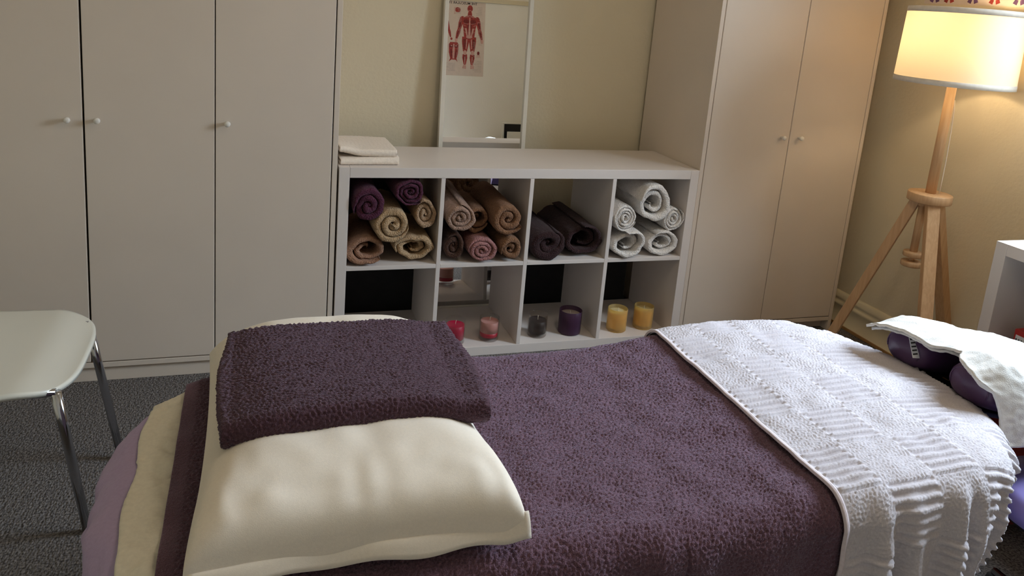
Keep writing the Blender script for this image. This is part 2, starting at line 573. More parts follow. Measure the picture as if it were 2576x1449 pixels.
# ------------------------------------------------------------------ rolled towels
def roll(center, rx, rz, turns, m, label, group, seed, length=.34, yaw=0.0, pitch=0.0, recess=0.0, hole=.12,
         start=0.0, tight=.95, wob=.05, dirn=1, flap=0.0, lean=0.0, hollow=0.0, bulge=0.0):
    """towel wound into a spiral; front end at center (x,y,z of the end face), axis into the shelf"""
    rng = np.random.default_rng(seed)
    nph = int(turns * 64) + 1
    ph = np.linspace(0, 2 * PI * turns, nph)
    r0 = hole
    q = ph / ph[-1]
    rad = r0 + (1 - r0) * q
    if hollow:                                   # loose core and slack outer turns
        rad = r0 + (1 - r0) * q ** hollow
    pit = (1 - r0) / turns
    th = pit * tight
    rad = rad - th / 2 * 0.9 - .45 * th * smooth01((q - (1 - .4 / turns)) / (.4 / turns)) * .5
    rx, rz = rx * 1.05, rz * 1.05
    ring = [(.5, 1.0), (.5, .62), (.5, .30), (.5, .10), (.49, .045), (.40, .014), (.22, .003), (0, 0), (-.22, .003),
            (-.40, .014), (-.49, .05), (-.5, .12), (-.5, .5), (-.5, 1.0)]
    nr = len(ring)
    ang0 = start
    V = np.zeros((nph, nr, 3))
    p1, p2, p3 = rng.uniform(0, 6.28, 3)
    thp = th * np.clip(np.minimum(1, (1 - q) * turns * 3.2 + .04), 0, 1) ** .7     # tapered outer hem
    if hollow:
        thp = thp * np.clip(0.75 + .6 * q, 0, 1.25)
    fr = recess * (1 - q) ** 1.3 + .004 * np.sin(ph * 1.7 + p1) + .003 * np.sin(ph * .63 + p2)
    fr = fr - bulge * (1 - q)
    for k, (a, ax) in enumerate(ring):
        rr = rad + thp * a
        ang = ang0 + dirn * ph
        w = 1 + wob * np.sin(2 * ang + p1) + wob * .6 * np.sin(3 * ang + p2) + wob * .35 * np.sin(7 * ang + p3 + ax * 3)
        rr = rr * w * (1 + .03 * math.sin(ax * 5 + p2))
        y = fr * (1 - ax) + (ax if ax > .2 else ax) * length
        if ax < .06:
            y = fr + ax * .20
        lump = .05 * np.sin(ang * 5 + ax * 9 + p1) * np.sin(ax * 7 + p2 + ph) + .03 * np.sin(ang * 11 + p3 + ax * 17) + .02 * np.sin(ph * 23 + k)
        rr = rr * (1 + lump * (.35 if abs(a) > .1 else .15))
        V[:, k, 0] = rr * np.cos(ang) * rx + lean * ax * length
        V[:, k, 1] = y
        V[:, k, 2] = rr * np.sin(ang) * rz
    if flap:                                     # the free edge of the towel hangs a little off the roll
        e = smooth01((q - (1 - .35 / turns)) / (.35 / turns))[:, None]
        V[:, :, 0] += e * flap * rx * .4 * np.cos(ang0 + dirn * ph)[:, None]
        V[:, :, 2] += e * flap * rz * .4 * np.sin(ang0 + dirn * ph)[:, None]
        V[:, :, 1] -= e * flap * .03 * (1 - np.array([r[1] for r in ring]))[None, :]
    idx = np.arange(nph * nr).reshape(nph, nr)
    idw = np.concatenate([idx, idx[:, :1]], 1)
    F = np.stack([idw[:-1, :-1], idw[:-1, 1:], idw[1:, 1:], idw[1:, :-1]], -1).reshape(-1, 4)
    if dirn < 0:
        F = F[:, ::-1]
    caps = [list(idx[0]), list(idx[-1])[::-1]]
    tri = []
    for c in caps:
        for i in range(1, len(c) - 1):
            tri.append((c[0], c[i], c[i + 1]))
    me = fast_mesh('roll', V.reshape(-1, 3), [F, tri])
    o = link('rolled_towel', me, m)
    o.location = center
    o.rotation_euler = (pitch, 0, yaw)
    return props(o, label, 'towel', group)

PLUM = terry('plum towel', (88, 48, 66))
BEIGE = terry('beige towel', (196, 164, 128))
TAUPE = terry('taupe towel', (182, 150, 120))
CAMEL = terry('camel brown towel', (168, 128, 104))
MAUVET = terry('mauve taupe towel', (172, 140, 122))
BROWN = terry('brown towel', (142, 104, 78))
DKBROWN = terry('dark cocoa towel', (84, 60, 50))
ROSE = terry('dusty rose towel', (172, 122, 118))
ESPR = terry('espresso towel', (62, 44, 45))
WHT = terry('white rolled towel', (250, 242, 234), .05)

g1, g2, g3, g4 = ('towels rolled in the first cube', 'towels rolled in the second cube', 'towels rolled in the third cube', 'white towels rolled in the fourth cube')
roll((.113, -.004, .4475), .074, .058, 1.7, CAMEL, 'loosely rolled camel towel, bottom left in the first cube', g1, 11, hole=.25, hollow=.55, wob=.07, start=1.2, recess=.035, tight=.62, length=.33)
roll((.287, .012, .4470), .073, .056, 1.9, BEIGE, 'crumpled pale beige towel, bottom right in the first cube', g1, 12, hole=.22, hollow=.6, wob=.11, start=4.0, recess=.03, tight=.66, length=.33)
roll((.200, -.012, .549), .077, .072, 2.6, BEIGE, 'beige towel roll with a wide spiral at the centre of the first cube', g1, 13, hole=.14, wob=.03, start=2.4, recess=-.004, length=.30)
roll((.108, -.008, .620), .068, .068, 2.5, PLUM, 'plum towel roll at the left wall of the first cube', g1, 14, hole=.12, wob=.05, start=.5, recess=.0, length=.30)
roll((.262, .004, .668), .066, .052, 3.4, PLUM, 'plum towel roll with a tight spiral under the shelf top', g1, 15, hole=.10, wob=.07, start=2.9, recess=.006, length=.33, tight=.85)
roll((.322, .016, .580), .048, .062, 2.6, TAUPE, 'taupe towel roll squeezed against the divider of the first cube', g1, 16, hole=.12, wob=.06, start=5.0, recess=.01, length=.32)
roll((.440, .012, .452), .048, .060, 2.2, DKBROWN, 'dark cocoa towel roll, bottom left in the second cube', g2, 21, hole=.16, wob=.05, start=1.0, recess=.015, length=.33)
roll((.550, -.006, .4405), .061, .050, 3.2, ROSE, 'dusty rose towel roll in the middle of the second cube floor', g2, 22, hole=.12, wob=.04, start=2.0, recess=-.006, length=.33)
roll((.664, -.016, .4435), .056, .053, 2.0, BROWN, 'brown towel roll, bottom right in the second cube', g2, 23, hole=.2, wob=.05, start=3.6, recess=.02, length=.33)
roll((.453, -.008, .572), .060, .060, 3.0, MAUVET, 'mauve-taupe towel roll, upper left in the second cube', g2, 24, hole=.12, wob=.05, start=1.6, recess=-.002, length=.36, pitch=.06)
roll((.541, .050, .545), .050, .056, 1.9, BROWN, 'brown towel roll wedged deep between two larger rolls', g2, 25, hole=.22, hollow=.65, wob=.06, start=.3, recess=.03, length=.29, tight=.6)
roll((.648, -.008, .562), .069, .067, 2.4, BROWN, 'fat light brown towel roll, upper right in the second cube', g2, 26, hole=.14, wob=.03, start=3.3, recess=.02, length=.35, pitch=.03)
roll((.822, -.004, .458), .080, .067, 2.0, ESPR, 'espresso towel roll on the left of the third cube', g3, 31, hole=.2, wob=.05, start=1.0, recess=.01, length=.36, hollow=.8)
roll((.984, .012, .462), .080, .069, 1.6, ESPR, 'espresso towel with a hollow centre, right in the third cube', g3, 32, hole=.3, hollow=.5, wob=.07, start=4.2, recess=.05, length=.36, tight=.55, flap=.08)
roll((1.170, -.020, .449), .076, .058, 1.6, WHT, 'loose white towel roll hanging over the shelf edge', g4, 41, hole=.3, hollow=.5, wob=.07, start=4.3, recess=.04, length=.34, tight=.6, flap=.35)
roll((1.335, -.002, .447), .080, .056, 1.8, WHT, 'loose white towel roll, bottom right in the fourth cube', g4, 42, hole=.22, hollow=.55, wob=.05, start=3.4, recess=.03, length=.34, tight=.62)
roll((1.150, .002, .560), .055, .056, 4.6, WHT, 'tight white towel roll with fine spiral at the fourth cube divider', g4, 43, hole=.10, wob=.02, start=2.2, recess=.0, length=.34, tight=.86)
roll((1.374, .006, .553), .047, .054, 4.0, WHT, 'small tight white towel roll at the right wall', g4, 44, hole=.12, wob=.03, start=1.0, recess=.0, length=.34, tight=.86)
roll((1.272, -.010, .618), .082, .082, 1.9, WHT, 'largest white towel roll on top of the fourth cube pile', g4, 45, hole=.22, hollow=.6, wob=.06, start=3.5, recess=.03, length=.33, tight=.62, flap=.2)

# ------------------------------------------------------------------ candles
CLEAR = glass('clear candle glass', (0.93, 0.93, 0.92, 1))
SMOKE = glass('smoky candle glass', (0.90, 0.88, 0.86, 1))
PURPG = glass('frosted purple glass', srgb(100, 66, 96), rough=.35, gloss=.08, frost=.75)
AMBER = glass('frosted amber glass', srgb(255, 236, 176), rough=.3, gloss=.06, frost=.35)

def candle(x, y, r, h, gmat, waxcol, waxtop, label, layers=None, topcol=None, foot=False, ang=0.3):
    z0 = .0385
    c = thing('candle', label, 'candle', (x, y, z0), 'jar candles in the lower cubes')
    t = .0028
    prof = [(.0005, .0), (r * .92, .0), (r, .004), (r, .012)] if not foot else [(.0005, 0), (r * .96, 0), (r, .003), (r, .008), (r * .93, .013), (r * .97, .02)]
    prof += [(r, h * .5), (r, h - .001), (r - t / 2, h), (r - t, h - .001), (r - t, .016), (r - t - .003, .0125), (.0005, .012)]
    part(c, 'glass_jar', lathe(prof, (x, y, z0), 44), gmat)
    ri = r - t - .0005
    wm = mat(label + ' wax', waxcol, 0.45, noise=(18, 3), vary=.05, spec=.4)
    zl = .0165
    if layers:
        lm = mat(label + ' lower wax', layers[0], 0.4, noise=(18, 3), vary=.06)
        part(c, 'wax_layer', lathe([(.0005, zl), (ri, zl), (ri, layers[1]), (.0005, layers[1])], (x, y, z0), 40), lm)
        zl = layers[1] + .0002
    body = part(c, 'wax', lathe([(.0005, zl), (ri, zl), (ri, waxtop), (ri - .002, waxtop + .0008), (ri * .5, waxtop - .0006), (.0005, waxtop)], (x, y, z0), 40), wm)
    if topcol:
        tm = mat(label + ' top wax', topcol, 0.5, noise=(30, 3), vary=.04)
        part(c, 'wax_top', lathe([(.0005, waxtop + .0012), (ri - .0015, waxtop + .0014), (ri - .001, waxtop + .0009)], (x, y, z0), 40), tm)
    w0 = Vector((x, y, z0 + waxtop))
    dx = Vector((math.cos(ang), math.sin(ang), 0))
    part(c, 'wick', tube([w0, w0 + Vector((0, 0, .006)) + dx * .001, w0 + Vector((0, 0, .012)) + dx * .002, w0 + Vector((0, 0, .017)) + dx * .0045], [.0012, .0011, .0011, .0009], 8), WICK)
    return c

candle(.482, .060, .0400, .096, CLEAR, srgb(196, 16, 66), .074, 'deep red candle in clear glass beside the folded purple towel', foot=True)
candle(.6265, .066, .0400, .096, CLEAR, srgb(226, 160, 150), .078, 'pink candle with a red lower layer in clear glass', layers=(srgb(206, 30, 62), .034))
candle(.838, .072, .0405, .094, SMOKE, srgb(58, 46, 44), .068, 'dark brown candle in clear glass in the third cube', ang=1.2)
candle(.988, .082, .0480, .100, PURPG, srgb(96, 64, 100), .080, 'frosted purple glass candle with pale wax', topcol=srgb(206, 188, 176), ang=2.6)
candle(1.205, .076, .0425, .099, AMBER, srgb(252, 222, 140), .082, 'amber candle near the divider of the fourth cube', topcol=srgb(244, 228, 176), ang=.6)
candle(1.337, .086, .0425, .099, AMBER, srgb(252, 222, 140), .081, 'amber candle near the right wall of the shelf', topcol=srgb(244, 222, 160), ang=.9)

# ------------------------------------------------------------------ folded slabs of towelling
def fold_slab(x0, x1, y0, y1, th, base, fold='near', layers=2, edge=.01, nx=70, lam=None, amp=0.0, seed=1, sag=.004, wander=.006, dmin=None):
    """towel folded over on itself: rounded fold on one side, stacked leaf edges on the two ends"""
    L = y1 - y0
    r = th / 2
    npth = max(24, int(L / (dmin or .012)))
    yy = np.linspace(y1 - r * .4, y0 + r, npth)                # top from far to near
    a = np.linspace(0, PI, max(10, int(r * PI / (dmin or .008))))[1:-1]
    ys = np.concatenate([yy, y0 + r - r * np.sin(a), yy[::-1], [y1 - r * .1, y1, y1 - r * .1]])
    of = np.concatenate([np.full(npth, th), r + r * np.cos(a), np.zeros(npth), [th * .12, th * .5, th * .88]])
    n = len(ys)
    xs = np.linspace(x0, x1, nx)
    rng = np.random.default_rng(seed)
    # ends: extra columns that turn in towards the leaf gap
    ends = [(0.0, 1.0, 0.0), (-edge * .6, .93, 0), (-edge * .9, .80, 0), (-edge, .62, 0), (-edge * .8, .30, 0), (edge * .2, .05, 0), (edge * 1.2, .0, 0)]
    cols = [(xs[0] + e[0], e[1]) for e in ends[:0:-1]] + [(x, 1.0) for x in xs] + [(xs[-1] - e[0], e[1]) for e in ends[1:]]
    P = np.zeros((len(cols), n, 3))
    w1, w2 = rng.uniform(0, 6.28, 2)
    mid = th * .5
    for i, (x, k) in enumerate(cols):
        o = of.copy()
        # k<1: both leaves round off towards the gap between them
        if k < 1:
            up = o >= mid
            lip = th * .5
            o = np.where(up, mid + (o - mid) * (.5 + .5 * k) * (1 if k > .5 else (k * 2)), mid + (o - mid) * (.5 + .5 * k) * (1 if k > .5 else (k * 2)))
        xx = x + wander * np.sin(ys * 17 + w1) * (1 if i > len(cols) / 2 else -1) * (abs(i - len(cols) / 2) / (len(cols) / 2)) ** 4
        P[i, :, 0] = xx
        P[i, :, 1] = ys + wander * .6 * np.sin(x * 13 + w2)
        P[i, :, 2] = base(xx, ys) + o + sag * np.sin(x * 11 + ys * 6 + w1) * (o / th)
    N = -grid_normals(np.concatenate([P[:, -1:], P, P[:, :1]], 1))[:, 1:-1]
    if amp:
        d = (x1 - x0) / nx
        nz = band_noise(len(cols), n, d, lam, .35, seed)
        P = P + N * (np.tanh(nz * 1.2) * amp)[..., None]
    return grid_mesh(P, wrap=True)

def white_base1(x, y):
    return .7625 + 0 * y
def white_base2(x, y):
    return .7625 + .027 + .014 * smooth01((.09 - x) / .09) * smooth01((.25 - y) / .2) + .002 * np.sin(y * 20 + x * 9)
me = fold_slab(.012, .215, .034, .30, .026, white_base1, nx=50, seed=5, lam=.012, amp=.0006, sag=.003, edge=.006)
solo('folded_towel', me, CREAMF, (.11, .16, .7625), 'lower folded white towel lying on the shelf top', 'towel', 'folded white towels on the shelf top')
me = fold_slab(.012, .205, .046, .31, .024, white_base2, nx=50, seed=9, lam=.012, amp=.0006, sag=.004, edge=.006)
solo('folded_towel', me, CREAMF, (.11, .16, .79), 'upper folded white towel with a lifted corner on the shelf top', 'towel', 'folded white towels on the shelf top')

# ------------------------------------------------------------------ massage table and its layers
BX0, BX1, BY0, BY1, BTOP = -.545, 1.305, -1.715, -1.035, .536

def bedtop(s, t):
    return BTOP + .026 * smooth01((s - .45) / .4) * smooth01((1.36 - s) / .3) + .004 * np.sin(s * 5 + t * 3)

def drape(S, T, off, R=.27, r=.055, wave=0.0, lam=.11, seed=0, px=.12):
    """flat cloth coordinates -> position over the rounded table"""
    R = np.where(S > .4, R + .065, R) + off
    x0, x1, y0, y1 = BX0 - off, BX1 + off, BY0 - off, BY1 + off
    cx = np.clip(S, x0 + R, x1 - R)
    cy = np.clip(T, y0 + R, y1 - R)
    vx, vy = S - cx, T - cy
    dist = np.sqrt(vx ** 2 + vy ** 2) + 1e-9
    nx_, ny_ = vx / dist, vy / dist
    Ri = R - r
    d = np.maximum(dist - Ri, 0)
    a = np.clip(d / r, 0, PI / 2)
    drop = np.maximum(d - r * PI / 2, 0)
    o = np.minimum(dist, Ri) + r * np.sin(a)
    if wave:
        ang = np.arctan2(ny_, nx_)
        arc = (cx - (x1 - R)) + (cy - (y0 + R)) + R * ang * 1.25
        w = np.sin(2 * PI * arc / lam + 1.3 * np.sin(arc * 9 + seed)) + .5 * np.sin(2 * PI * arc / (lam * .57) + seed)
        g = smooth01((d - r * .35) / .20)
        o = o + wave * g * (w * .75 + 1.1)
    o = o - drop * (.13 * smooth01((-ny_ - .2) / .6) + px * smooth01(nx_))      # cloth hangs back in under the table edge
    z = bedtop(cx + nx_ * np.minimum(dist, R), cy + ny_ * np.minimum(dist, R)) + off - r * (1 - np.cos(a)) - drop
    return np.stack([cx + nx_ * o, cy + ny_ * o, z], -1), d

mt = thing('massage_table', 'padded massage table under layers of linen in the foreground', 'massage table', (.385, -1.375, 0))
def round_slab(x0, x1, y0, y1, R, z0, z1, e):
    ring = []
    for cx, cy, a0 in ((x1 - R, y1 - R, 0), (x0 + R, y1 - R, PI / 2), (x0 + R, y0 + R, PI), (x1 - R, y0 + R, 1.5 * PI)):
        for k in range(13):
            t = a0 + k / 12 * PI / 2
            ring.append((cx, cy, math.cos(t), math.sin(t)))
    lev = [(R * .02, z0)] + [(R - e + e * math.sin(t), z0 + e - e * math.cos(t)) for t in np.linspace(0, PI / 2, 6)]
    lev += [(R - e + e * math.cos(t), z1 - e + e * math.sin(t)) for t in np.linspace(0, PI / 2, 6)] + [(R * .02, z1)]
    Pp = np.array([[(cx + rr * c, cy + rr * s_, zz) for cx, cy, c, s_ in ring] for rr, zz in lev])
    nr = len(ring)
    idx = np.arange(len(lev) * nr).reshape(len(lev), nr)
    idw = np.concatenate([idx, idx[:, :1]], 1)
    F = np.stack([idw[:-1, :-1], idw[:-1, 1:], idw[1:, 1:], idw[1:, :-1]], -1).reshape(-1, 4)
    caps = [(idx[-1, 0], idx[-1, i], idx[-1, i + 1]) for i in range(1, nr - 1)] + [(idx[0, 0], idx[0, i + 1], idx[0, i]) for i in range(1, nr - 1)]
    return fast_mesh('slab', Pp.reshape(-1, 3), [F, caps])
part(mt, 'padded_top', round_slab(BX0 + .02, BX1 - .02, BY0 + .02, BY1 - .02, .25, .455, .525, .03), VINYL)
part(mt, 'frame_rail', box(BX0 + .12, BX1 - .22, BY0 + .05, BY0 + .075, .37, .45), BEECH)
part(mt, 'frame_rail', box(BX0 + .12, BX1 - .22, BY1 - .075, BY1 - .05, .37, .45), BEECH)
for sx in (BX0 + .18, BX1 - .26):
    for sy in (BY0 + .11, BY1 - .11):
        part(mt, 'leg', bar((sx + (.05 if sx > .3 else -.05), sy, 0), (sx, sy, .455), .05, .035, (1, 0, 0)), BEECH)
    part(mt, 'cross_bar', box(sx - .015, sx + .015, BY0 + .12, BY1 - .12, .20, .24), BEECH)

# lavender fitted sheet
d = .008
S, T = np.meshgrid(np.arange(BX0 - .33, BX1 + .25, d), np.arange(BY0 - .30, BY1 + .30, d), indexing='ij')
P, dd = drape(S, T, 0.0, px=.2)
N = grid_normals(P)
wr = low_noise(*S.shape, d, .10, 3, ax=.4, ay=.6)
fade = smooth01((dd + .01) / .12) * smooth01((-.40 - S) / .12)
P = P + N * (((wr - .9) * .004) * fade + low_noise(*S.shape, d, .06, 8) * .0007)[..., None]
solo('fitted_sheet', grid_mesh(P, .002), LAV, (.385, -1.375, .5), 'lavender cotton sheet hanging over the foot of the massage table', 'sheet')

# cream quilted cover
S, T = np.meshgrid(np.arange(-.478, 1.0, .005), np.arange(BY0 - .03, BY1 + .05, .005), indexing='ij')
P, dd = drape(S, T, .007)
N = grid_normals(P)
u1, u2 = (S + T) / .085, (S - T) / .085
q = np.minimum(np.abs((u1 % 1) - .5), np.abs((u2 % 1) - .5))
P = P + N * (-.0022 * np.exp(-(q / .05) ** 2) + .0012 * low_noise(*S.shape, .005, .03, 4) + .0004 * band_noise(*S.shape, .005, .02, .4, 6))[..., None]
P[..., 0] += (.004 * np.sin(T * 31) * (S < -.45)) * (1 - (S + .478) / .028)
solo('quilted_cover', grid_mesh(P, .006), CREAMQ, (.385, -1.375, .5), 'cream quilted cotton cover showing as a strip between lavender sheet and purple blanket', 'bed cover')

# purple terry blanket
d = .0024
S, T = np.meshgrid(np.arange(-.415, .86, d), np.arange(BY0 - .24, BY1 + .20, d), indexing='ij')
P, dd = drape(S, T, .016, wave=.012, lam=.16, seed=5)
N = grid_normals(P)
nz = band_noise(*S.shape, d, .0068, .42, 21) + .35 * band_noise(*S.shape, d, .013, .5, 24)
nz2 = low_noise(*S.shape, d, .09, 22)
ridge = np.tanh(nz * 1.3)
edge = smooth01((S + .415 - .022) / .006)            # flat woven border along the foot end
P = P + N * (ridge * (.0003 + .0016 * edge) + nz2 * .0016)[..., None]
solo('terry_blanket', grid_mesh(P, .008, N), PURPLE, (.2, -1.375, .55), 'dark purple terry blanket spread across the massage table', 'blanket')

# white sculpted terry towel over the head end
SX0 = .700
S, T = np.meshgrid(np.arange(SX0, BX1 - .015, d), np.arange(BY0 - .34, BY1 + .26, d), indexing='ij')
P, dd = drape(S, T, .028, px=.40, wave=.022, lam=.105, seed=7)
N = grid_normals(P)
nz = np.tanh(band_noise(*S.shape, d, .0068, .4, 31) * 1.2)
B, BT = .118, .120
ci = np.floor((S - SX0 + .012) / B).astype(int)
cj = np.floor((T + 1.590 + .004) / BT).astype(int)
chk = ((ci + cj) % 2 == 1)
fs = ((S - SX0 + .012) / B) % 1
ft = ((T + 1.594) / BT) % 1
inb = smooth01(fs / .09) * smooth01((1 - fs) / .09)
rib = np.clip(.5 + 1.1 * np.sin(2 * PI * ft * 6 - 1.0), 0, 1)
prof = np.where(chk, inb * (rib * .0062 - .0036), 0)
hemw = smooth01((S - SX0 - .010) / .004)
rough = np.where(chk, .25 + .3 * rib, 1.0)
P = P + N * (hemw * (.0013 * nz * rough + prof) + low_noise(*S.shape, d, .07, 33) * .0012)[..., None]
wt = thing('bath_towel', 'white sculpted terry towel with ribbed blocks over the right end of the table', 'towel', (1.0, -1.375, .55))
part(wt, 'towel_body', grid_mesh(P[2:], .007, N[2:]), WHITET)
H = P[:4].copy() + N[:4] * .0010
part(wt, 'hem', grid_mesh(H, .006, N[:4]), HEM)

# ------------------------------------------------------------------ pillow
PCX, PCY, PHX, PHY = -.128, -1.375, .245, .330
PZ = .582
def pillow_h(u, v):
    nr = smooth01((-v - .3) / .7)
    pv, ev = np.where(v < 0, 12.0, 12.0), np.where(v < 0, .34, .36)
    pu, eu = 3.2 + 7 * nr, .62 - .24 * nr
    return np.clip(1 - np.abs(u) ** pu, 0, 1) ** eu * np.clip(1 - np.abs(v) ** pv, 0, 1) ** ev * (1 - .22 * nr)
def pillow_top(x, y):
    u = np.clip((x - PCX) / PHX, -1, 1)
    v = np.clip((y - PCY) / PHY, -1, 1)
    h = pillow_h(u, v)
    return PZ + .012 + .104 * h - .012 * np.exp(-((u) ** 2 + (v - .1) ** 2) / .4)

n = 150
u = np.sin(np.linspace(-1, 1, n) * PI / 2) * .8 + np.linspace(-1, 1, n) * .2
U, Vv = np.meshgrid(u, u, indexing='ij')
Xp = PCX + PHX * U * (1 - .045 * (1 - Vv ** 2) * np.abs(U) ** 3)
Yp = PCY + PHY * Vv * (1 - .035 * (1 - U ** 2) * np.abs(Vv) ** 3)
h = pillow_h(U, Vv)
Zt = PZ + .012 + .104 * h - .012 * np.exp(-(U ** 2 + (Vv - .1) ** 2) / .4) * h
# gathers along the near seam, the left side and a few soft creases
near = np.exp(-((Vv + .86) / .16) ** 2)
side = np.exp(-((np.abs(U) - .88) / .12) ** 2)
Zt += h ** .5 * (near * .0009 * np.sin(U * 23 + 2 * np.sin(U * 7)) + side * .0014 * np.sin(Vv * 19 + U * 3) * (np.abs(U) > .5))
Zt += h * .0009 * low_noise(n, n, .01, .16, 41)
Zb = PZ + .004 - .016 * h
top = np.stack([Xp, Yp, Zt], -1)
bot = np.stack([Xp, Yp, Zb], -1)
V = np.concatenate([top.reshape(-1, 3), bot.reshape(-1, 3)])
idx = np.arange(n * n).reshape(n, n)
F1 = np.stack([idx[:-1, :-1], idx[1:, :-1], idx[1:, 1:], idx[:-1, 1:]], -1).reshape(-1, 4)
F2 = F1[:, ::-1] + n * n
b = np.concatenate([idx[:-1, 0], idx[-1, :-1], idx[1:, -1][::-1], idx[0, 1:][::-1]])
F3 = np.stack([b, b + n * n, np.roll(b, -1) + n * n, np.roll(b, -1)], 1)
pl = thing('pillow', 'plump ivory pillow at the foot end of the table under the folded purple towel', 'pillow', (PCX, PCY, PZ - .014))
part(pl, 'cushion', fast_mesh('pillow', V, [F1, F2, F3]), PILLOW)
# open end of the pillow case along the near seam
m_ = 60
ux = np.linspace(-1, 1, m_)
fl = np.zeros((m_, 7, 3))
for j in range(7):
    k = j / 6
    fl[:, j, 0] = PCX + PHX * ux * (.99 + .012 * k) + .004
    fl[:, j, 1] = PCY - PHY * (1 - .035 * (1 - ux ** 2)) + .004 - .014 * k - .004 * np.sin(ux * 6)
    fl[:, j, 2] = PZ + .018 - .026 * k + .006 * np.sin(k * PI) + .003 * np.sin(ux * 11 + k) * k + .02 * smooth01((ux - .82) / .18) * (1 - k * .5)
part(pl, 'case_hem', grid_mesh(fl[:, ::-1], .004), PILLOW)

# folded purple towel on the pillow
me = fold_slab(-.328, .100, -1.530, -1.180, .046, lambda x, y: .45 * pillow_top(np.clip(x, PCX - .19, PCX + .19), np.clip(y, -1.6, -1.12)) + .55 * .654 + .002,
               nx=180, lam=.0072, amp=.0017, seed=51, sag=.003, edge=.010, wander=.008, dmin=.0024)
solo('folded_towel', me, PLUMT, (-.12, -1.38, .70), 'thick dark purple towel folded on the ivory pillow', 'towel')

# ------------------------------------------------------------------ face cradle with white towel
def cradle_tilt(me):
    for v in me.vertices:
        v.co.z -= .24 * max(0, v.co.x - 1.30)
    return me
fc = thing('face_cradle', 'purple vinyl face cradle cushion at the right end of the table', 'cushion', (1.42, -1.39, .55))
def lobe(y, x0=1.262, x1=1.50, r=.058, z=.607):
    xs_ = np.array([0, .004, .018, .045, .09, .16, .24]) * (x1 - x0) / .24 + x0
    rs_ = np.array([.008, .55, .82, .96, 1, 1, 1]) * r
    rs_[0] = .0004
    P = np.zeros((len(xs_), 28, 3))
    a = np.linspace(0, 2 * PI, 28, endpoint=False)
    for i in range(len(xs_)):
        ca, sa = np.cos(a), np.sin(a)
        P[i, :, 0] = xs_[i]
        P[i, :, 1] = y + rs_[i] * 1.15 * np.sign(ca) * np.abs(ca) ** .85
        P[i, :, 2] = z + rs_[i] * .88 * np.sign(sa) * np.abs(sa) ** .85
    return cradle_tilt(grid_mesh(P, wrap=True))
l1 = part(fc, 'cushion_lobe', lobe(-1.285), VINYL)
l2 = part(fc, 'cushion_lobe', lobe(-1.475), VINYL)
a = np.linspace(-PI / 2, PI / 2, 18)
part(fc, 'cushion_arch', cradle_tilt(tube([(1.50 + .095 * math.cos(t), -1.38 + .095 * math.sin(t), .607) for t in a], .058, 20)), VINYL)
for y, l in ((-1.285, l1), (-1.475, l2)):
    rr = [(1.262 + .012, y + .058 * 1.15 * math.cos(t) * .74, .607 + .058 * .88 * math.sin(t) * .74) for t in np.linspace(-.35, PI + .35, 20)]
    link('seam_piping', shift(tube(rr, .0018, 6), fc.location), VINYL, l)
part(fc, 'strap', box(1.27, 1.33, -1.262, -1.240, .645, .664, .004), NAVY)
tag = part(fc, 'care_label', bar((1.2705, -1.305, .652), (1.262, -1.338, .606), .018, .0012, (1, 0, .25), 0), TAGW)
for k in range(5):
    f0 = .15 + k * .16
    p0 = Vector((1.2705, -1.305, .652)).lerp(Vector((1.262, -1.338, .606)), f0)
    link('print_line', shift(bar(p0 + Vector((-.0011, -.0006, 0)) , p0 + Vector((-.0011, -.0026, -.0028)), .013, .0004, (1, 0, .25), 0), fc.location), INK, tag)
part(fc, 'support_plate', cradle_tilt(box(1.30, 1.56, -1.50, -1.26, .540, .552, .004)), BLACK)
part(fc, 'support_arm', box(1.24, 1.40, -1.33, -1.31, .505, .53, .003), BEECH)
part(fc, 'support_arm', box(1.24, 1.40, -1.45, -1.43, .505, .53, .003), BEECH)

# white towel thrown over the cradle
cy_ = np.array([-1.212, -1.238, -1.285, -1.335, -1.375, -1.415, -1.465, -1.515, -1.545, -1.560, -1.570, -1.578])
cz_ = np.array([.640, .664, .672, .668, .655, .662, .676, .672, .645, .600, .555, .510])
ar = np.concatenate([[0], np.cumsum(np.hypot(np.diff(cy_), np.diff(cz_)))])
def cradle_sheet(x0, x1, off, q0, q1, seed):
    nq, nxs = 120, 90
    qq = np.linspace(ar[-1] * q0, ar[-1] * q1, nq)
    Y = np.interp(qq, ar, cy_)
    Z = np.interp(qq, ar, cz_)
    for _ in range(14):
        Y[1:-1] = (Y[:-2] + 2 * Y[1:-1] + Y[2:]) / 4
        Z[1:-1] = (Z[:-2] + 2 * Z[1:-1] + Z[2:]) / 4
    P = np.zeros((nxs, nq, 3))
    k = np.linspace(0, 1, nxs)[:, None]
    Yg = Y[None, :]
    xl = x0 + .018 * np.sin(Yg * 19 + seed) + .05 * np.exp(-((Yg + 1.415) / .03) ** 2) + .06 * smooth01((-1.52 - Yg) / .05)
    P[..., 0] = xl + (x1 - xl) * k
    P[..., 1] = Yg + .006 * np.sin(k * 9 + seed)
    dip = -.016 * np.exp(-(k / .10) ** 2) * np.clip((-1.2 - Yg) / .03, 0, 1)
    P[..., 2] = Z[None, :] + off + dip + .004 * np.sin(k * 14 + Yg * 22) - .24 * np.maximum(0, P[..., 0] - 1.30)
    # quilted ripples running along the towel
    N = grid_normals(P)
    N = N * np.sign(N[..., 2:3] + 1e-6)
    P += N * (.0014 * np.sin(2 * PI * (Yg / .04 + .25 * np.sin(k * 7))) ** 3 + .0006 * low_noise(nxs, nq, .005, .02, seed))[..., None]
    return P
P1 = cradle_sheet(1.235, 1.75, .014, 0, 1, 3)
P2 = cradle_sheet(1.245, 1.745, .004, .03, .97, 3)
ct = thing('draped_towel', 'white towel folded double and draped over the face cradle', 'towel', (1.42, -1.4, .66))
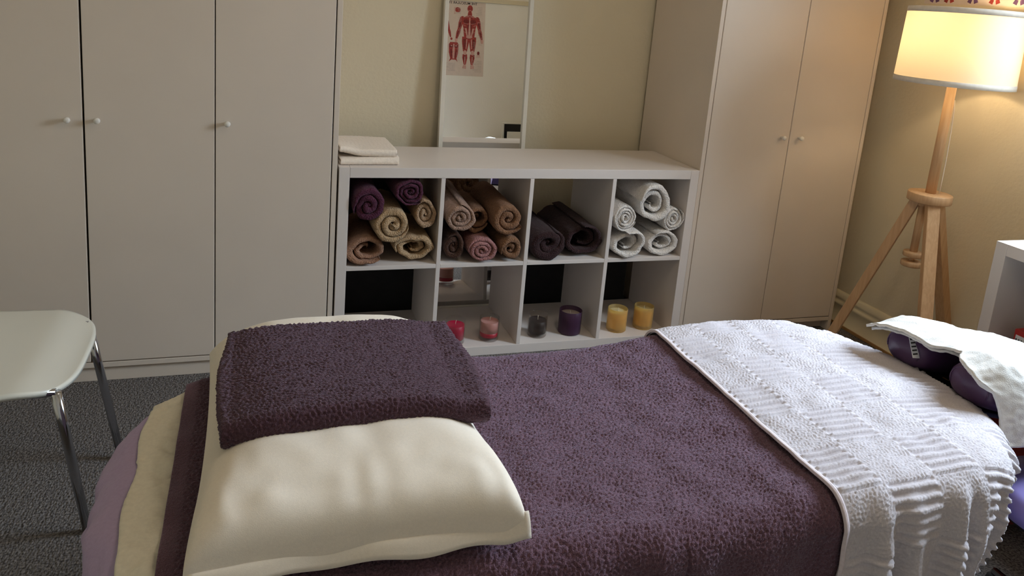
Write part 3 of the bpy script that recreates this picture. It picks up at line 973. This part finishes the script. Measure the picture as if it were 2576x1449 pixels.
for nm, P in (('upper_layer', P1), ('lower_layer', P2)):
    Nn = grid_normals(P)
    part(ct, nm, grid_mesh(P, .007 if Nn[40, 30, 2] > 0 else -.007, Nn), WHITEF)

# ------------------------------------------------------------------ white chair
ch = thing('chair', 'white curved seat chair on chrome legs beside the massage table', 'chair', (-.90, -.66, 0))
n1, n2 = 46, 46
u = np.linspace(-1, 1, n1)
U, Vv = np.meshgrid(u, u, indexing='ij')
def sq(U, V, p=4.5):           # square -> rounded square
    return U * np.sqrt(1 - .31 * V ** 4), V * np.sqrt(1 - .31 * U ** 4)
A, Bv = sq(U, Vv)
sx, sy, sz = -.895 + .215 * A, -.648 + (.245 - .012 * A) * Bv, .448 + 0 * A
sz = sz - .018 * np.clip(np.abs(Bv) - .55, 0, 1) ** 2 * 4 * .5 + .010 * np.abs(Bv) ** 2 - .022 * smooth01((A - .45) / .55) - .006 * (1 - A ** 2)
top = np.stack([sx, sy, sz], -1)
N = grid_normals(top)
bot = top - np.array([0, 0, .013])
V = np.concatenate([top.reshape(-1, 3), bot.reshape(-1, 3)])
idx = np.arange(n1 * n2).reshape(n1, n2)
F1 = np.stack([idx[:-1, :-1], idx[1:, :-1], idx[1:, 1:], idx[:-1, 1:]], -1).reshape(-1, 4)
b = np.concatenate([idx[:-1, 0], idx[-1, :-1], idx[1:, -1][::-1], idx[0, 1:][::-1]])
F3 = np.stack([b, b + n1 * n2, np.roll(b, -1) + n1 * n2, np.roll(b, -1)], 1)
part(ch, 'seat', fast_mesh('seat', V, [F1, F1[:, ::-1] + n1 * n2, F3]), SEATW)
for (tx, ty), (fx, fy) in (((-.712, -.845), (-.672, -.775)), ((-.712, -.475), (-.640, -.470)), ((-1.06, -.84), (-1.13, -.84)), ((-1.06, -.46), (-1.13, -.46))):
    part(ch, 'leg', tube([(tx, ty, .425), (tx * .7 + fx * .3, ty * .7 + fy * .3, .30), (fx, fy, .0)], [.0115, .0115, .0105], 16), CHROME)
part(ch, 'seat_rail', tube([(-.712, -.845, .424), (-1.06, -.84, .424)], .010, 12), CHROME)
part(ch, 'seat_rail', tube([(-.712, -.475, .424), (-1.06, -.46, .424)], .010, 12), CHROME)
# backrest (left of the picture)
bu, bv = np.meshgrid(np.linspace(-1, 1, 30), np.linspace(0, 1, 20), indexing='ij')
ba = bu * (1 - .10 * bv ** 3)
P = np.stack([-1.115 - .07 * bv - .0 * bu + .05 * bu ** 2 * bv, -.648 + .22 * ba, .53 + .30 * bv - .02 * bu ** 2 * bv], -1)
Nn = grid_normals(P)
part(ch, 'backrest', grid_mesh(np.concatenate([P, (P - Nn * .012)[::-1]], 0), None), SEATW)
part(ch, 'back_post', tube([(-1.06, -.84, .424), (-1.11, -.82, .47), (-1.145, -.80, .62)], .010, 12), CHROME)
part(ch, 'back_post', tube([(-1.06, -.46, .424), (-1.11, -.48, .47), (-1.145, -.50, .62)], .010, 12), CHROME)

# ------------------------------------------------------------------ tripod floor lamp
LX, LY = 2.160, -.495
lp = thing('floor_lamp', 'tripod floor lamp with beech legs and a lit cream drum shade', 'lamp', (LX, LY, 0))
part(lp, 'plate', lathe([(.0005, .764), (.074, .764), (.077, .767), (.077, .795), (.075, .798), (.0005, .798)], (LX, LY, 0), 48), BEECH)
part(lp, 'pole', tube([(LX, LY, .797), (LX, LY, 1.23)], [.0185, .0165], 24), BEECH)
for k in range(3):
    t = 2.126 + k * 2 * PI / 3
    c, s = math.cos(t), math.sin(t)
    part(lp, 'leg', bar((LX + .300 * c, LY + .300 * s, .0), (LX + .042 * c, LY + .042 * s, .766), .044, .034, (-s, c, 0)), BEECH)
part(lp, 'hanging_stem', tube([(LX - .012, LY + .012, .772), (LX - .012, LY + .012, .560)], .014, 18), BEECH)
part(lp, 'stem_collar', lathe([(.0005, .745), (.02, .745), (.021, .772), (.0005, .772)], (LX - .012, LY + .012, 0), 24), BEECH)
part(lp, 'disc', lathe([(.0005, .540), (.034, .540), (.036, .543), (.036, .556), (.034, .560), (.0005, .560)], (LX - .012, LY + .012, 0), 32), BEECH)
part(lp, 'disc_neck', tube([(LX - .012, LY + .012, .541), (LX - .012, LY + .012, .522)], .009, 14), BEECH)
part(lp, 'disc', lathe([(.0005, .502), (.036, .502), (.038, .505), (.038, .518), (.036, .522), (.0005, .522)], (LX - .012, LY + .012, 0), 32), BEECH)
SZ0, SZ1, SRB, SRT = 1.213, 1.483, .199, .192
def sr(z):
    return SRB + (SRT - SRB) * (z - SZ0) / (SZ1 - SZ0)
sh = part(lp, 'shade', lathe([(sr(SZ0), SZ0), (sr(1.30), 1.30), (sr(1.40), 1.40), (sr(SZ1), SZ1)], (LX, LY, 0), 72), SHADE)
for z0, z1 in ((SZ0 - .001, SZ0 + .018), (SZ1 - .018, SZ1 + .001)):
    link('shade_band', shift(lathe([(sr(z0) + .0012, z0), (sr(z1) + .0012, z1), (sr(z1) - .0015, z1 + .0005), (sr(z0) - .0015, z0)], (LX, LY, 0), 72, True), lp.location), BAND, sh)
part(lp, 'shade_ring', tube([(LX + .03 * math.cos(t), LY + .03 * math.sin(t), 1.25) for t in np.linspace(0, 2 * PI, 25)], .002, 6), CHROME)
for k in range(3):
    t = .4 + k * 2 * PI / 3
    part(lp, 'shade_spoke', tube([(LX + .03 * math.cos(t), LY + .03 * math.sin(t), 1.25), (LX + .196 * math.cos(t), LY + .196 * math.sin(t), 1.235)], .0016, 6), CHROME)
part(lp, 'socket', lathe([(.0005, 1.23), (.018, 1.23), (.018, 1.275), (.0005, 1.275)], (LX, LY, 0), 20), KNOB)
BULB = mat('lit bulb', (1, .9, .7, 1), .3, emit=((1.0, .72, .38, 1), 6.0))
part(lp, 'bulb', lathe([(.012, 1.275), (.016, 1.285), (.028, 1.31), (.030, 1.33), (.022, 1.352), (.0005, 1.36)], (LX, LY, 0), 24), BULB)
cord = [(LX + .021, LY - .004, 1.155), (LX + .026, LY - .006, 1.12), (LX + .028, LY - .01, 1.03), (LX + .030, LY - .012, .93), (LX + .028, LY - .014, .86), (LX + .020, LY - .02, .80)]
part(lp, 'cord', tube(cord, .0022, 8), CORD)
bl = bpy.data.lights.new('lamp_bulb_light', 'POINT')
bl.energy = 4.6
bl.color = (1.0, .73, .42)
bl.shadow_soft_size = .035
blo = bpy.data.objects.new('lamp_bulb_light', bl)
COL.objects.link(blo)
blo.parent = lp
blo.location = (0, 0, 1.385)

# ------------------------------------------------------------------ white open shelf under the window, right edge
X0 = 1.962
ss = thing('low_shelf', 'low white open shelf against the right wall near the lamp', 'shelf', (2.16, -1.33, 0))
SY1, SY0 = -.945, -1.71
part(ss, 'side_panel', box(X0, X0 + .39, SY1 - .038, SY1, 0, .762), WHITEL)
part(ss, 'side_panel', box(X0, X0 + .39, SY0, SY0 + .038, 0, .762), WHITEL)
part(ss, 'top_panel', box(X0, X0 + .39, SY0 + .0385, SY1 - .0385, .724, .762), WHITEL)
part(ss, 'bottom_panel', box(X0, X0 + .39, SY0 + .0385, SY1 - .0385, 0, .038), WHITEL)
part(ss, 'divider', box(X0 + .001, X0 + .39, -1.3355, -1.3195, .0381, .7239), WHITEL)
part(ss, 'shelf_board', box(X0 + .001, X0 + .39, SY0 + .0385, -1.3357, .373, .389), WHITEL)
part(ss, 'shelf_board', box(X0 + .001, X0 + .39, -1.3193, SY1 - .0385, .373, .389), WHITEL)
part(ss, 'back_panel', box(X0 + .384, X0 + .39, SY0 + .0385, SY1 - .0385, .0381, .7239, 0), DARKGAP)
tb = thing('tape_carton', 'red carton with a white TAPE label inside the low shelf', 'box', (X0 + .09, -1.09, .389))
part(tb, 'carton', box(X0 + .03, X0 + .13, -1.13, -1.045, .3895, .505, .002), REDBOX)
part(tb, 'label_panel', box(X0 + .0285, X0 + .030, -1.122, -1.052, .400, .488, 0), TAGW)
def text_mesh(body, size, ext=.0004):
    cu = bpy.data.curves.new('t', 'FONT')
    cu.body = body
    cu.size = size
    cu.extrude = ext
    cu.offset = size * .010
    cu.align_x = 'CENTER'
    cu.align_y = 'CENTER'
    ob = bpy.data.objects.new('t', cu)
    COL.objects.link(ob)
    dg = bpy.context.evaluated_depsgraph_get()
    me = bpy.data.meshes.new_from_object(ob.evaluated_get(dg))
    bpy.data.objects.remove(ob)
    bpy.data.curves.remove(cu)
    return me
tm = text_mesh('TAPE', .030)
# text upright along z on the face that looks towards -x
tm.transform(Matrix.Translation((X0 + .0280, -1.066, .444)) @ Matrix(((0, 0, -1, 0), (0, 1, 0, 0), (1, 0, 0, 0), (0, 0, 0, 1))) @ Matrix.Rotation(0, 4, 'Z'))
part(tb, 'lettering', tm, INK)

# ------------------------------------------------------------------ wall posters
PAPER = mat('chart paper', srgb(228, 212, 200), .6, noise=(30, 3), vary=.03)
MUSC = mat('muscle red print', srgb(168, 62, 56), .6, noise=(60, 5), vary=.35)
MUSD = mat('dark muscle red print', srgb(128, 40, 40), .6, noise=(60, 5), vary=.3)
TEND = mat('tendon pink print', srgb(214, 168, 158), .6, noise=(60, 4), vary=.12)
GREYP = mat('grey small print', srgb(196, 180, 172), .6, noise=(60, 3), vary=.2)

def flat_poly(polys, to3d, th):
    """list of 2-D outlines -> thin printed shapes"""
    bm = bmesh.new()
    for i_, poly in enumerate(polys):
        e_ = i_ * .000012                        # overprinted shapes lie a hair above one another
        lo = [bm.verts.new(to3d(p, 0)) for p in poly]
        hi = [bm.verts.new(to3d(p, th + e_)) for p in poly]
        k = len(poly)
        bm.faces.new(hi)
        bm.faces.new(lo[::-1])
        for i in range(k):
            j = (i + 1) % k
            bm.faces.new((lo[i], lo[j], hi[j], hi[i]))
    return bm_mesh(bm, 'print')

def limb(p0, p1, r0, r1, rm=None, n=7):
    p0, p1 = np.array(p0, float), np.array(p1, float)
    d = (p1 - p0) / np.linalg.norm(p1 - p0)
    q = np.array([-d[1], d[0]])
    ts = np.linspace(0, 1, n)
    rs = np.interp(ts, [0, .35, 1], [r0, rm or (r0 + r1) / 2, r1])
    L = [p0 + (p1 - p0) * t + q * r for t, r in zip(ts, rs)]
    Rr = [p0 + (p1 - p0) * t - q * r for t, r in zip(ts, rs)]
    return [tuple(p) for p in L + Rr[::-1]]

def ell(c, rx, ry, n=18):
    return [(c[0] + rx * math.cos(2 * PI * i / n), c[1] + ry * math.sin(2 * PI * i / n)) for i in range(n)]

def rect(x0, x1, y0, y1):
    return [(x0, y0), (x1, y0), (x1, y1), (x0, y1)]

# chart on the wall behind the camera, seen in the leaning mirror; local axes: a = towards +x, b = up
def make_chart(loc, to3d, label, title):
    t = thing('wall_chart', label, 'poster', loc)
    def add(nm, polys, m, lift):
        me = flat_poly(polys, lambda p, h: to3d(p[0], p[1], lift + h), .0004)
        o = part(t, nm, me, m)
        if len(polys) > 1:
            o['kind'] = 'stuff'
        return o
    add('sheet', [rect(-.255, .255, -.34, .34)], PAPER, .0005)
    red, dark, pale = [], [], []
    cx = .107
    red += [ell((cx, .278), .026, .034), limb((cx, .25), (cx, .215), .016, .022)]
    red += [[(cx - .075, .19), (cx - .03, .212), (cx + .03, .212), (cx + .075, .19), (cx + .058, .09), (cx + .05, .02), (cx - .05, .02), (cx - .058, .09)]]
    for s in (-1, 1):
        red.append(ell((cx + s * .070, .178), .026, .030))
        red.append(limb((cx + s * .080, .17), (cx + s * .098, .085), .020, .015, .021))
        red.append(limb((cx + s * .098, .085), (cx + s * .122, .0), .016, .009, .018))
        pale.append(limb((cx + s * .122, .0), (cx + s * .126, -.035), .012, .009, .014))
        red.append(limb((cx + s * .033, .02), (cx + s * .036, -.115), .034, .019, .034))
        pale.append(ell((cx + s * .036, -.125), .017, .022))
        red.append(limb((cx + s * .036, -.14), (cx + s * .034, -.235), .021, .010, .024))
        pale.append(limb((cx + s * .034, -.235), (cx + s * .040, -.272), .011, .019))
        dark.append(ell((cx + s * .033, .160), .028, .022))
        dark.append(limb((cx + s * .044, .0), (cx + s * .044, -.09), .010, .006, .012))
        dark.append(limb((cx + s * .088, .15), (cx + s * .096, .10), .007, .005, .009))
        pale.append(limb((cx + s * .036, .10), (cx + s * .018, .015), .006, .004, .008))
        pale.append(limb((cx + s * .022, .0), (cx + s * .026, -.09), .003, .003, .005))
        pale.append(limb((cx + s * .036, -.16), (cx + s * .034, -.23), .003, .002, .004))
    pale.append(limb((cx, .20), (cx, .03), .004, .012, .006))
    pale.append(ell((cx, .02), .030, .014))
    dark.append(limb((cx, .135), (cx, .04), .018, .014, .020))
    for s_ in (-1, 1):
        for q_ in range(3):
            dark.append(ell((cx + s_ * .010, .115 - q_ * .026), .0075, .010, 12))
            pale.append(limb((cx + s_ * .060, .13 - q_ * .03), (cx + s_ * .036, .118 - q_ * .03), .0012, .0012))
        pale.append(limb((cx + s_ * .012, .205), (cx + s_ * .066, .198), .0025, .0015))
        pale.append(limb((cx + s_ * .012, .137), (cx + s_ * .058, .145), .0016, .0012))
        dark.append(limb((cx + s_ * .104, .07), (cx + s_ * .116, .02), .005, .003, .007))
        dark.append(limb((cx + s_ * .040, -.155), (cx + s_ * .038, -.21), .007, .003, .009))
        dark.append(ell((cx + s_ * .010, .284), .005, .003, 10))
        pale.append(limb((cx + s_ * .02, .265), (cx + s_ * .012, .25), .002, .002))
    pale.append(limb((cx - .010, .262), (cx + .010, .262), .002, .002))
    # detail drawings round the figure
    red.append(ell((-.010, .262), .026, .024))
    tine = [limb((-.045, .28 - k * .011), (-.03, .283 - k * .011), .003, .002) for k in range(6)]
    pale += tine
    fx = -.038
    red.append([(fx - .046, -.055), (fx - .034, -.035), (fx + .034, -.035), (fx + .046, -.055), (fx + .044, -.13), (fx + .030, -.185), (fx + .042, -.215), (fx + .02, -.195), (fx - .02, -.195), (fx - .042, -.215), (fx - .030, -.185), (fx - .044, -.13)])
    dark += [ell((fx - .022, -.072), .018, .013), ell((fx + .022, -.072), .018, .013), limb((fx - .024, -.10), (fx - .018, -.18), .006, .004, .008), limb((fx + .024, -.10), (fx + .018, -.18), .006, .004, .008)]
    pale += [limb((fx, -.05), (fx, -.185), .005, .008, .010), ell((fx - .022, -.068), .008, .005, 10), ell((fx + .022, -.068), .008, .005, 10)]
    dark.append(ell((.2, -.125), .012, .017))
    for k in range(5):
        pale.append(limb((.2 - .012 + k * .006, -.14), (.2 - .020 + k * .010, -.168), .0022, .0015))
    for s in (-1,):
        red += [limb((-.120, .18), (-.088, .08), .016, .010, .018), limb((-.088, .08), (-.070, .01), .010, .006, .012), ell((-.062, -.005), .010, .012, 12), ell((-.175, .12), .045, .09),
                limb((-.2, .02), (-.2, -.12), .034, .02, .034), limb((-.2, -.14), (-.2, -.25), .022, .01, .025), ell((-.185, .265), .026, .034)]
    add('figure_print', red, MUSC, .0009)
    add('muscle_shading', dark, MUSD, .0019)
    add('tendon_print', pale, TEND, .0026)
    tiny = []
    rng = np.random.default_rng(4)
    for (a0, a1, b0, b1, st) in ((.165, .225, .225, .30, .008), (-.005, .03, .0, .20, .011), (.175, .235, -.05, .17, .011), (-.12, -.02, -.30, -.225, .008), (.14, .235, -.30, -.195, .008), (-.02, .02, -.2, -.05, .012), (.14, .17, -.16, -.02, .012), (-.03, .02, .23, .29, .010)):
        bb = b0
        while bb < b1:
            ww = (a1 - a0) * rng.uniform(.45, 1)
            tiny.append(rect(a1 - ww, a1, bb, bb + .0022))
            bb += st
    add('small_print', tiny, GREYP, .0010)
    tm = text_mesh(title, .032, .0003)
    tm.transform(Matrix(((-1, 0, 0, .0), (0, 1, 0, .325), (0, 0, 1, 0), (0, 0, 0, 1))))
    for v in tm.vertices:
        v.co = Vector(to3d(v.co.x, v.co.y, .0012 + v.co.z))
    part(t, 'title', tm, INK)
    return t
CHX, CHZ = 1.498, 1.500
make_chart((CHX, Y_B + .001, CHZ), lambda a, b, h: (CHX + a, Y_B + .0005 + h, CHZ + b),
           'tall anatomy chart of red muscle figures, seen reflected in the mirror', 'THE MUSCULAR SYSTEM')

# second chart: only its lower edge shows above the lamp shade on the right wall
wc = thing('wall_chart', 'paper chart with red and purple drawn feet above the lamp shade', 'poster', (X_R - .001, -.33, 1.83))
def to_r(p, h):
    return (X_R - .0006 - h, p[0], p[1])
part(wc, 'sheet', flat_poly([rect(-.60, -.074, 1.512, 2.15)], to_r, .0006), PAPER)
reds, purs = [], []
for cx_, lst in ((-.195, reds), (-.305, purs), (-.40, reds), (-.50, purs), (-.125, purs)):
    for s in (-1, 1):
        lst.append(limb((cx_ + s * .012, 1.62), (cx_ + s * .010, 1.535), .010, .006, .011))
        lst.append(limb((cx_ + s * .010, 1.535), (cx_ + s * .016, 1.520), .007, .009))
        lst.append(limb((cx_ + s * .014, 1.76), (cx_ + s * .012, 1.625), .018, .010, .017))
    lst.append(limb((cx_, 1.98), (cx_, 1.75), .036, .03, .032))
    lst.append(ell((cx_, 2.03), .016, .022))
part(wc, 'figure_print', flat_poly(reds, lambda p, h: to_r(p, h + .0008), .0004), MUSC)['kind'] = 'stuff'
part(wc, 'figure_print', flat_poly(purs, lambda p, h: to_r(p, h + .0008), .0004), mat('violet print', srgb(110, 78, 120), .6, noise=(50, 3), vary=.3))['kind'] = 'stuff'

# ------------------------------------------------------------------ low cabinet with a screen on the wall behind the camera (seen in the mirror)
dk = thing('low_cabinet', 'low white cabinet on the far side of the room, reflected in the mirror', 'cabinet', (1.75, -2.97, 0))
part(dk, 'body', box(1.15, 2.36, -3.17, -2.79, .06, .47), WHITEL)
part(dk, 'worktop', box(1.13, 2.38, -3.19, -2.77, .4705, .498), WHITEL)
part(dk, 'plinth', box(1.17, 2.34, -3.15, -2.83, 0, .0595), WHITEL)
for a_, b_ in ((1.152, 1.753), (1.757, 2.358)):
    dr = part(dk, 'door', box(a_, b_, -2.7895, -2.773, .065, .465), WHITEL)
    kx = 1.72 if a_ < 1.5 else 1.79
    me = lathe([(.0005, -.026), (.0095, -.023), (.0085, -.014), (.0055, -.010), (.0055, 0)], (0, 0, 0), 16)
    me.transform(Matrix.Translation((kx, -2.7725, .42)) @ Matrix.Rotation(PI / 2, 4, 'X'))
    link('knob', shift(me, dk.location), KNOB, dr)
mo = thing('monitor', 'white framed computer screen standing on the low cabinet, reflected in the mirror', 'monitor', (2.09, -3.02, .498))
part(mo, 'casing', box(1.900, 2.300, -3.035, -3.005, .575, .748, .006), SEATW)
part(mo, 'screen', box(1.918, 2.282, -3.0048, -3.003, .590, .731, 0), mat('black screen', srgb(20, 20, 22), .2, noise=(9, 2)))
part(mo, 'foot', box(2.02, 2.16, -3.09, -2.98, .4985, .506, .002), SEATW)
part(mo, 'neck', box(2.07, 2.11, -3.05, -3.035, .506, .65, .002), SEATW)
pp = thing('paper_tray', 'white upright board standing in front of the reflected screen', 'tray', (2.1, -2.93, .498))
part(pp, 'board', box(1.925, 2.28, -2.945, -2.930, .4985, .664, .006), SEATW)
part(pp, 'foot', box(1.99, 2.22, -2.97, -2.9, .4982, .5045, .002), SEATW)
solo('cable', tube([(1.50, -2.95, .5015), (1.58, -2.93, .540), (1.64, -2.97, .548), (1.70, -2.95, .5015), (1.80, -2.98, .5015), (1.88, -3.02, .5015)], .0025, 8), INK, (1.7, -2.95, .55),
     'thin black cable lying on the low cabinet reflected in the mirror', 'cable')

# ------------------------------------------------------------------ red bag on the floor beyond the table
bg = thing('tote_bag', 'dark red patterned bag on the floor between table end and low shelf', 'bag', (1.80, -1.16, 0))
RED = mat('dark red cloth', srgb(132, 34, 26), .9, noise=(22, 4), vary=.6)
nb, ns = 14, 48
P = np.zeros((nb, ns, 3))
a = np.linspace(0, 2 * PI, ns, endpoint=False)
for i in range(nb):
    k = i / (nb - 1)
    w = (.5 + .5 * math.sin(min(1, k * 6) * PI / 2)) * (1 - .25 * k ** 2)
    ca, sa = np.cos(a), np.sin(a)
    P[i, :, 0] = 1.80 + .10 * w * np.sign(ca) * np.abs(ca) ** .6 * (1 - .5 * k)
    P[i, :, 1] = -1.16 + .17 * w * np.sign(sa) * np.abs(sa) ** .6 + .004 * np.sin(a * 7 + k * 5)
    P[i, :, 2] = .002 + .30 * k + .012 * np.sin(a * 3) * k
part(bg, 'bag_body', grid_mesh(P, wrap=True), RED)
for s_ in (-1, 1):
    part(bg, 'handle', tube([(1.80 + s_ * .03, -1.16 + .08 * math.cos(t), .29 + .10 * math.sin(t)) for t in np.linspace(0, PI, 14)], .006, 8), BLACK)

# ------------------------------------------------------------------ unseen ceiling globe, added as warm fill for the room and front wall
GX, GY = .70, -1.55
gl_ = thing('ceiling_fill_globe', 'added opal globe on the ceiling, unseen fill light above the massage table', 'lamp', (GX, GY, Z_C))
part(gl_, 'ceiling_rose', lathe([(.0005, -.028), (.04, -.026), (.055, -.004), (.055, 0)], (GX, GY, Z_C - .0005), 32), KNOB)
part(gl_, 'stem', tube([(GX, GY, Z_C - .028), (GX, GY, Z_C - .10)], .008, 12), CHROME)
OPAL = mat('fill light globe', (.95, .92, .86, 1), .3, emit=((1.0, .86, .68, 1), 23.0))
part(gl_, 'globe', lathe([(.12 * math.sin(t) + .0004, -.12 * math.cos(t)) for t in np.linspace(0, PI, 18)], (GX, GY, Z_C - .22), 32), OPAL)

# ------------------------------------------------------------------ lavender stool just past the head of the table
TX, TY = 1.475, -1.64
st = thing('stool', 'round lavender vinyl stool at the right edge beyond the white towel', 'stool', (TX, TY, 0))
part(st, 'seat', lathe([(.0005, .345), (.155, .345), (.168, .352), (.174, .372), (.170, .395), (.150, .410), (.0005, .415)], (TX, TY, 0), 56), LAVV)
part(st, 'seat_pan', lathe([(.0005, .335), (.150, .335), (.152, .3445), (.0005, .3445)], (TX, TY, 0), 40), BLACK)
part(st, 'column', lathe([(.0005, .08), (.022, .08), (.022, .22), (.030, .23), (.030, .3345), (.0005, .3345)], (TX, TY, 0), 24), CHROME)
for k in range(5):
    t = k * 2 * PI / 5
    part(st, 'foot', tube([(TX, TY, .085), (TX + .19 * math.cos(t), TY + .19 * math.sin(t), .05)], [.016, .011], 10), CHROME)
    part(st, 'castor', lathe([(.0005, 0), (.016, .002), (.02, .02), (.016, .038), (.0005, .04)], (TX + .19 * math.cos(t), TY + .19 * math.sin(t), 0), 14), BLACK)
